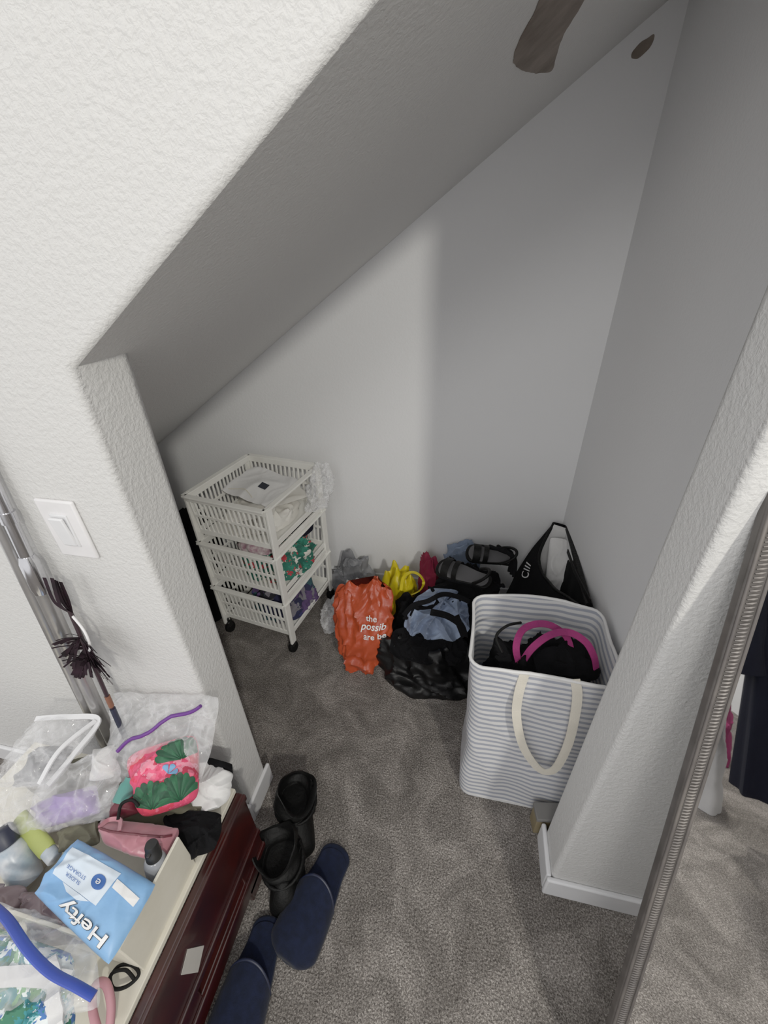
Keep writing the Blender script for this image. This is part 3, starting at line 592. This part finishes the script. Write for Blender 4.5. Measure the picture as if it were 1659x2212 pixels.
cloth('clear_bag','milky clear zip bag holding the lavender cloth','zip bag',[Zp(50,1812,.52),Zp(255,1762,.53),Zp(262,1605,.57),Zp(85,1680,.56)],.04,MT['clear2'],.018,98,fs=15,n=(60,60))
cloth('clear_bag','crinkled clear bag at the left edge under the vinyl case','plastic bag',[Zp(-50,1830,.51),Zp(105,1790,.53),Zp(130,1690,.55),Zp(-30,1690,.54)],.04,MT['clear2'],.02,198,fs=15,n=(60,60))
cloth('tissue_pack','white tissue pack between the vinyl case and floral pouch','pack',[Zp(195,1690,.53),Zp(250,1680,.53),Zp(252,1608,.55),Zp(200,1622,.55)],.025,MT['wcloth'],.008,199,fs=24,n=(36,36))
cloth('grey_pouch','grey mesh pouch inside the clear vinyl case','pouch',[Zp(20,1700,.525),Zp(105,1698,.53),Zp(160,1610,.55),Zp(80,1610,.55)],.02,MT['grey'],.010,197,fs=24,n=(36,36))
cloth('lavender_cloth','folded lavender cloth in a clear bag on the bench','cloth',[Zp(80,1795,.50),Zp(218,1757,.51),Zp(208,1693,.525),Zp(72,1733,.52)],.035,MT['lav'],.012,99,fs=24,n=(40,40))
cloth('red_pouch','small dark red satin pouch behind the pink bag','pouch',[Zp(235,1780,.51),Zp(305,1755,.51),Zp(295,1715,.525),Zp(240,1725,.525)],.03,MT['dred'],.006,100)
mb=MB(); mb.tube(spline([Zp(255,1770,.565),Zp(262,1738,.57),Zp(285,1728,.57),Zp(300,1742,.56)]),.0035,8); tag(mb.build('black_elastic',MT['rub']),'thin black elastic loop over the dark red pouch','elastic')
mb=MB(); a,b=Zp(258,1738,.53),Zp(280,1692,.545); mb.lathe([(.004,0),(.018,.002),(.018,.036),(.014,.042),(.014,.05),(.004,.052)],a,b-a); tag(mb.build('teal_jar',MT['teal']),'small teal jar lying between lavender cloth and floral pouch','jar')
cloth('khaki_cloth','khaki cloth below the lavender cloth','cloth',[Zp(130,1845,.50),Zp(222,1822,.51),Zp(215,1770,.51),Zp(130,1790,.51)],.025,MT['olive'],.012,101,fs=22,n=(40,40))
t=thing('cosmetic_bag','pink satin cosmetic bag with wrist loop on the bench pile','cosmetic bag',Zp(300,1800,.5))
mb=MB(); S=pillow4(mb,[Zp(240,1815,.51),Zp(372,1862,.495),Zp(388,1788,.525),Zp(222,1765,.53)],.055,.011,102,n=(44,44),e=3.5,fs=15); mb.build('bag_body',MT['pink'],t)
MB().tube([S(.03+.94*i/20,.82,.001) for i in range(21)],.0025,6).build('zipper',MT['dred'],t)
MB().ribbon(spline([S(.15,.85,.002),S(.20,1.10,.02),S(.34,1.12,.025),S(.42,.85,.002)],8),.008,.003,V((.3,-.5,1))).build('wrist_loop',MT['pink'],t)
b=Zp(348,1914,.465); tp=Zp(326,1822,.59); ax=tp-b; k=ax.length/.131; t=thing('spray_bottle','small smoky spray bottle with black cap in the cream box','spray bottle',b)
MB().lathe([(r,h*k) for r,h in((.004,0),(.0195,.001),(.0205,.004),(.0205,.078),(.017,.088),(.013,.092))],b,ax).build('bottle',MT['bottle'],t)
MB().lathe([(r,h*k) for r,h in((.0145,.088),(.0145,.106),(.0125,.108),(.0125,.124),(.0105,.130),(.002,.131))],b,ax).build('cap',MT['black'],t)
MB().box(b+ax*.92+V((.004,-.012,0)),(.006,.012,.006)).build('nozzle',MT['black'],t,bevel=.0015)
a,bq=Zp(62,1905,.45),Zp(4,1800,.545); ax=(bq-a); t=thing('lotion_bottle','white bottle with navy cap leaning at the left of the pile','bottle',a)
Lx=ax.length; MB().lathe([(.01,0),(.027,.003),(.029,.012),(.029,Lx*.62),(.022,Lx*.74),(.014,Lx*.78)],a,ax).build('bottle',MT['wbottle'],t)
MB().lathe([(.018,Lx*.76),(.021,Lx*.78),(.021,Lx*1.05),(.018,Lx*1.08),(.004,Lx*1.085)],a,ax).build('cap',MT['navyp'],t)
a,bq=Zp(112,1848,.50),Zp(42,1768,.53); ax=bq-a; Lx=ax.length; t=thing('squeeze_tube','yellow green squeeze tube lying left of the lavender cloth','tube',a)
MB().lathe([(.018,.012),(.020,.02),(.020,Lx*.7),(.020,Lx)],a,ax,sq=.6).build('tube_body',MT['lime'],t)
MB().lathe([(.012,-.012),(.014,-.01),(.014,.014)],a,ax).build('cap',MT['wbottle'],t)
t=thing('bag_pack','light blue plastic pack of storage bags with upside-down printing','pack',Zp(205,1940,.545))
mb=MB(); S=pillow4(mb,[Zp(338,1908,.555),Zp(165,1808,.575),Zp(72,1930,.575),Zp(235,2088,.555)],.022,.008,104,n=(60,60),e=5,fs=16,rd=.03); mb.build('pack_body',MT['sky'],t)
def patch(name,pts,m,off=.0015):
    mb=MB(); a,b,c,d=[V((*p,0)) for p in pts]
    mb.grid(lambda u,v:S(*(a.lerp(b,u).lerp(d.lerp(c,u),v)).xy,off),24,24); mb.build(name,m,t)
patch('white_panel',((.32,.14),(.92,.18),(.90,.64),(.36,.62)),MT['palep']); patch('white_band',((.05,.26),(.32,.22),(.32,.34),(.06,.38)),MT['white'])
patch('white_panel',((.44,.63),(.78,.64),(.68,.71),(.54,.71)),MT['palep'])
mb=MB(); mb.grid(lambda a,b:S(.46+.075*b*math.cos(2*PI*a),.38+.10*b*math.sin(2*PI*a),.0028),24,4); mb.build('blue_roundel',MT['inkb'],t)
for off,m,z in((.035,MT['ink'],.0036),(.015,MT['white'],.005)):
    text('lettering','Hefty',lambda x,y:S(.37+.245*x,.855+.22*y,z),m,t,.15,1,off)
text('lettering','SLIDER',lambda x,y:S(.70+.085*x,.53+.10*y,.0035),MT['inkb'],t,0,.7)
text('lettering','STORAGE',lambda x,y:S(.70+.072*x,.44+.10*y,.0035),MT['inkb'],t,0,.7)
text('lettering','e',lambda x,y:S(.46+.12*x,.39+.15*y,.0045),MT['white'],t,0,1)
cloth('mauve_packet','mauve plastic packet under the light blue pack','packet',[Zp(60,2050,.49),Zp(210,2035,.50),Zp(190,1930,.53),Zp(40,1925,.51)],.03,MT['mauve'],.016,105,fs=20,n=(44,44))
cloth('mauve_packet','mauve grey packet at the left edge beside the white bottle','packet',[Zp(-60,2000,.47),Zp(45,2010,.48),Zp(60,1915,.50),Zp(-50,1905,.50)],.03,MT['mauve'],.016,106,fs=20,n=(44,44))
t=thing('zip_bag','clear zip bag with thick blue zip over the leaf patterned tote','zip bag',Zp(80,2060,.5))
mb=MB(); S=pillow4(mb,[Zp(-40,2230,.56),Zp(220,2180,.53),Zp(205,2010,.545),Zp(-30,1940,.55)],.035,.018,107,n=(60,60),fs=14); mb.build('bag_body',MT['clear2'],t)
MB().tube(spline([Zp(-30,1945,.60),Zp(15,1985,.60),Zp(60,2050,.605),Zp(110,2100,.60),Zp(165,2130,.595),Zp(203,2152,.585)]),.0085,10,flat=.6).build('zip',MT['blue'],t)
t=thing('leaf_tote','blue and green leaf patterned tote with white straps','tote bag',Zp(60,2150,.5))
mb=MB(); S=pillow4(mb,[Zp(-60,2300,.52),Zp(160,2260,.51),Zp(165,2060,.53),Zp(-50,1990,.53)],.045,.014,108,n=(50,50),fs=16,lower=.9); mb.build('tote_body',MT['fl3'],t)
MB().ribbon([S(.02+.95*i/16,.50+.14*i/16,.008) for i in range(17)],.024,.004,V((0,0,1))).build('strap',MT['wcloth'],t)
MB().ribbon([S(.9-.05*i/12,.05+.75*i/12,.008) for i in range(13)],.020,.004,V((0,0,1))).build('strap',MT['wcloth'],t)
mb=MB(); mb.tube(spline([Zp(236,2230,.44),Zp(240,2170,.45),Zp(228,2125,.46),Zp(205,2130,.455),Zp(200,2180,.45),Zp(215,2240,.44)]),.007); tag(mb.build('pink_headband',MT['hpink']),'pale pink headband on the bench top at the bottom edge','headband')
mb=MB(); mb.tube(spline([Zp(232,2120,.43),Zp(255,2088,.43),Zp(285,2085,.43),Zp(300,2105,.43),Zp(275,2130,.43),Zp(245,2135,.43),Zp(240,2105,.435),Zp(270,2095,.435),Zp(290,2115,.43)]),.003); tag(mb.build('black_hair_tie',MT['rub']),'black looped hair tie on the cream bench top','hair tie')
mb=MB(); mb.ribbon(spline([(BX1+.012,.02,.24),(BX1+.016,.03,.16),(BX1+.022,.05,.08),(BX1+.03,.04,.012)]),.035,.004,V((1,0,.2))); tag(mb.build('black_belt',MT['bcl']),'black belt end hanging beside the wooden bench','belt')
# ------------------------------------------------------------------ poles and cat wand
a,b=Yp(215,1540,.462),Yp(6,1090,.497); d=(b-a); d0=a-d*(a.z/d.z); d1=a+d*((1.52-a.z)/d.z)
t=thing('telescopic_pole','chrome telescopic pole leaning on the wall below the switch','pole',d0)
MB().tube([d0.lerp(d1,f) for f in(0,.5,.66)],.0150,16).build('lower_tube',MT['wpole'],t)
MB().tube([d0.lerp(d1,f) for f in(.64,.8,1)],.012,16).build('upper_tube',MT['chrome'],t)
MB().tube([d0.lerp(d1,f) for f in(.64,.65,.69,.70)],[.0152,.0175,.0175,.013],16).build('collar',MT['chrome'],t)
MB().tube([d0.lerp(d1,f) for f in(.75,.757,.765)],.0145,16).build('collar',MT['chrome'],t)
o2=V((-.036,.003,0)); t=thing('broom_handle','grey white broom handle standing left of the chrome pole','pole',d0+o2)
MB().tube([d0+o2,d0.lerp(d1,.5)+o2*1.05,d1+o2],.012,14).build('handle',MT['wpole'],t)
MB().lathe([(.005,0),(.013,.002),(.013,.02),(.006,.024)],d1+o2-V((0,0,.005)),d).build('end_cap',MT['plate'],t)
w0,w1=Yp(243,1530,.445),Yp(128,1268,.475)
t=thing('cat_wand','feather cat wand with brown plumes leaning beside the poles','cat toy',V((w0.x+.02,w0.y,.42)))
MB().tube([w0+(w0-w1)*.35,w0,w1],.0045,10).build('stick',MT['rod'],t)
MB().tube([w0.lerp(w1,f) for f in(.02,.12)],.006,10).build('grip',MT['orb'],t)
MB().tube([w0.lerp(w1,f) for f in(-.3,.0)],.0065,10).build('grip',MT['navyp'],t)
random.seed(4); mb=MB()
for k in range(90):
    c=w0.lerp(w1,.42+.22*random.random()); ang=random.uniform(0,2*PI); L=random.uniform(.03,.07)
    dv=V((math.cos(ang)*1.0,-.2-.2*random.random(),math.sin(ang)*.6-.05)).normalized(); sd=dv.cross(V((0,1,.2))).normalized()
    pts=[c+dv*L*f+V((0,0,-.02))*f*f for f in(0,.25,.5,.75,1)]
    mb.ribbon(pts,random.uniform(.004,.009),.0006,sd.cross(dv))
mb.build('feathers',MT['feather'],t)
mb=MB()
for k in range(5):
    s_=random.uniform(-.012,.012); mb.ribbon(spline([w0.lerp(w1,.82)+V((s_*.3,0,0)),w0.lerp(w1,.92)+V((s_,-.004*k,0)),w1+V((s_*1.3,-.002*k,.015+.004*k))]),.009,.0006,V((0,-1,.1)))
mb.build('tip_plume',MT['feather'],t)
MB().tube(spline([w0.lerp(w1,.80),w0.lerp(w1,.72)+V((.03,-.01,.0)),w0.lerp(w1,.62)+V((.035,-.015,0)),w0.lerp(w1,.5)]),.0025).build('cord',MT['plate'],t)
# ------------------------------------------------------------------ mirror
th=math.atan(.282); my0=.150
def MP(x,s,n): return V((x,my0+s*math.sin(th),s*math.cos(th)))+V((0,-math.cos(th),math.sin(th)))*n
mx0,mx1,mL=.356,.90,1.355; fw=.027
t=thing('floor_mirror','tall mirror in a beaded pewter frame leaning on the wall','mirror',MP((mx0+mx1)/2,0,0))
def fbar(x0,x1,s0,s1,n0,n1):
    return [MP(x0,s0,n0),MP(x1,s0,n0),MP(x1,s1,n0),MP(x0,s1,n0)],MP(0,0,n1)-MP(0,0,n0)
for x0,x1,s0,s1 in((mx0,mx0+fw,.02,mL),(mx1-fw,mx1,.02,mL),(mx0+fw,mx1-fw,.02,.02+fw),(mx0+fw,mx1-fw,mL-fw,mL)):
    p,o_=fbar(x0,x1,s0,s1,-.018,.000); MB().prism(p,o_).build('frame_bar',MT['frame'],t,bevel=.004,seg=3)
for sx in(mx0,mx1-fw):
    mb=MB()
    for k in range(int((mL-.03)/.006)):
        s=.03+k*.006; mb.tube([MP(sx+.008,s-.0015,.0002),MP(sx+.0135,s,.001),MP(sx+.019,s+.0015,.0002)],[.0012,.0022,.0012],6)
    mb.build('bead_trim',MT['bead'],t)
MB().tube([MP(mx0+.004,.03,.0),MP(mx0+.004,mL-.01,.0)],.0025,8).build('outer_ridge',MT['bead'],t)
MB().tube([MP(mx0+fw-.003,.03,.0),MP(mx0+fw-.003,mL-.01,.0)],.0025,8).build('inner_ridge',MT['bead'],t)
p,o_=fbar(mx0+fw-.004,mx1-fw+.004,.02+fw-.004,mL-fw+.004,-.010,-.005); MB().prism(p,o_).build('glass',MT['mirror'],t,smooth=False)
# ------------------------------------------------------------------ things seen in the mirror
def refl(u,v,z):
    d=ray(u,v); n=V((0,-math.cos(th),math.sin(th))); k=(MP(0,0,-.005)-CAM).dot(n)/d.dot(n); p=CAM+d*k; r=d-2*d.dot(n)*n; return p+r*((z-p.z)/r.z)
gp=refl(1625,1710,.25); gx,gy=gp.x+.20,gp.y
t=thing('clothes_rod','white clothes rod on wall brackets seen only through the mirror','clothes rod',(gx,gy-.4,1.62))
MB().tube([(gx,gy+.15,1.62),(gx,gy-1.0,1.62)],.014,14).build('rod',MT['wpole'],t)
for y in(gy-.2,gy-.8): MB().bar((gx,y,1.60),(2.0,y,1.60),.02,.03).build('bracket',MT['wpole'],t,smooth=False,bevel=.003)
t=thing('navy_coat','long dark navy coat hanging, reflected in the mirror','coat',(gx,gy,.25))
mb=MB(); rs=[]
for i in range(31):
    f=i/30; z=.25+1.22*f; rx=.26-.03*f if f<.85 else .235*max(.2,math.sqrt(max(0,1-((f-.85)/.155)**2))); ry=.12-.05*f
    rs.append([V((gx+rx*math.cos(2*PI*k/64)*(1+.05*math.cos(k*2*PI/64*9)*(1-f)),gy+(ry+.025*(1-f)*math.cos(2*PI*k/64*11))*math.sin(2*PI*k/64),z)) for k in range(64)])
mb.rings(rs); mb.build('coat_body',MT['navyc'],t)
for sx in(-1,1): MB().tube(spline([(gx+sx*.19,gy,1.40),(gx+sx*.27,gy,1.15),(gx+sx*.28,gy+.01,.85),(gx+sx*.27,gy+.02,.72)]),[.06]*8+[.058]*8+[.055]*9,16).build('sleeve',MT['navyc'],t)
MB().tube(spline([(gx-.02,gy,1.46),(gx,gy,1.52),(gx,gy,1.60),(gx+.016,gy,1.634),(gx-.016,gy,1.625)]),.003,8).build('hanger_hook',MT['chrome'],t)
g=refl(1522,1740,0); mb=MB(); heap(mb,(g.x,g.y-.06,0),.075,.12,.50,111,.018,10,pw=.35,pointy=.6); tag(mb.build('laundry_sack',MT['lgrey']),'pale grey cloth sack on the carpet, reflected in the mirror','sack')
g=refl(1580,1690,.0); mb=MB(); heap(mb,(g.x+.04,g.y-.24,0),.05,.10,.44,113,.02,12,pw=.4); tag(mb.build('pink_clothes',MT['dpink']),'deep pink cloth pile beyond the grey sack in the mirror','clothes')
# ------------------------------------------------------------------ light
w=bpy.data.worlds.new('room_ambient'); sc.world=w; w.use_nodes=True; bg=w.node_tree.nodes['Background']; bg.inputs[0].default_value=(.98,.98,.985,1); bg.inputs[1].default_value=.84
def lamp(name,loc,aim,size,e,col):
    L=bpy.data.lights.new(name,'AREA'); L.shape='DISK'; L.size=size; L.energy=e; L.color=col
    lo=bpy.data.objects.new(name,L); C.objects.link(lo); lo.location=loc; lo.rotation_euler=(V(aim)-V(loc)).to_track_quat('-Z','Y').to_euler()
lamp('ceiling_lamp',(1.23,-1.5,2.74),(0,1,0),.16,34,(1,.97,.88))
lamp('added_fill_light',(-.45,-2.3,2.7),(.2,1.2,.6),.9,14,(1,.98,.94))  # added fill light to soften the closet shadow, not a fixture of the room
sc.view_settings.view_transform='Standard'; sc.view_settings.exposure=0; sc.view_settings.gamma=1.28
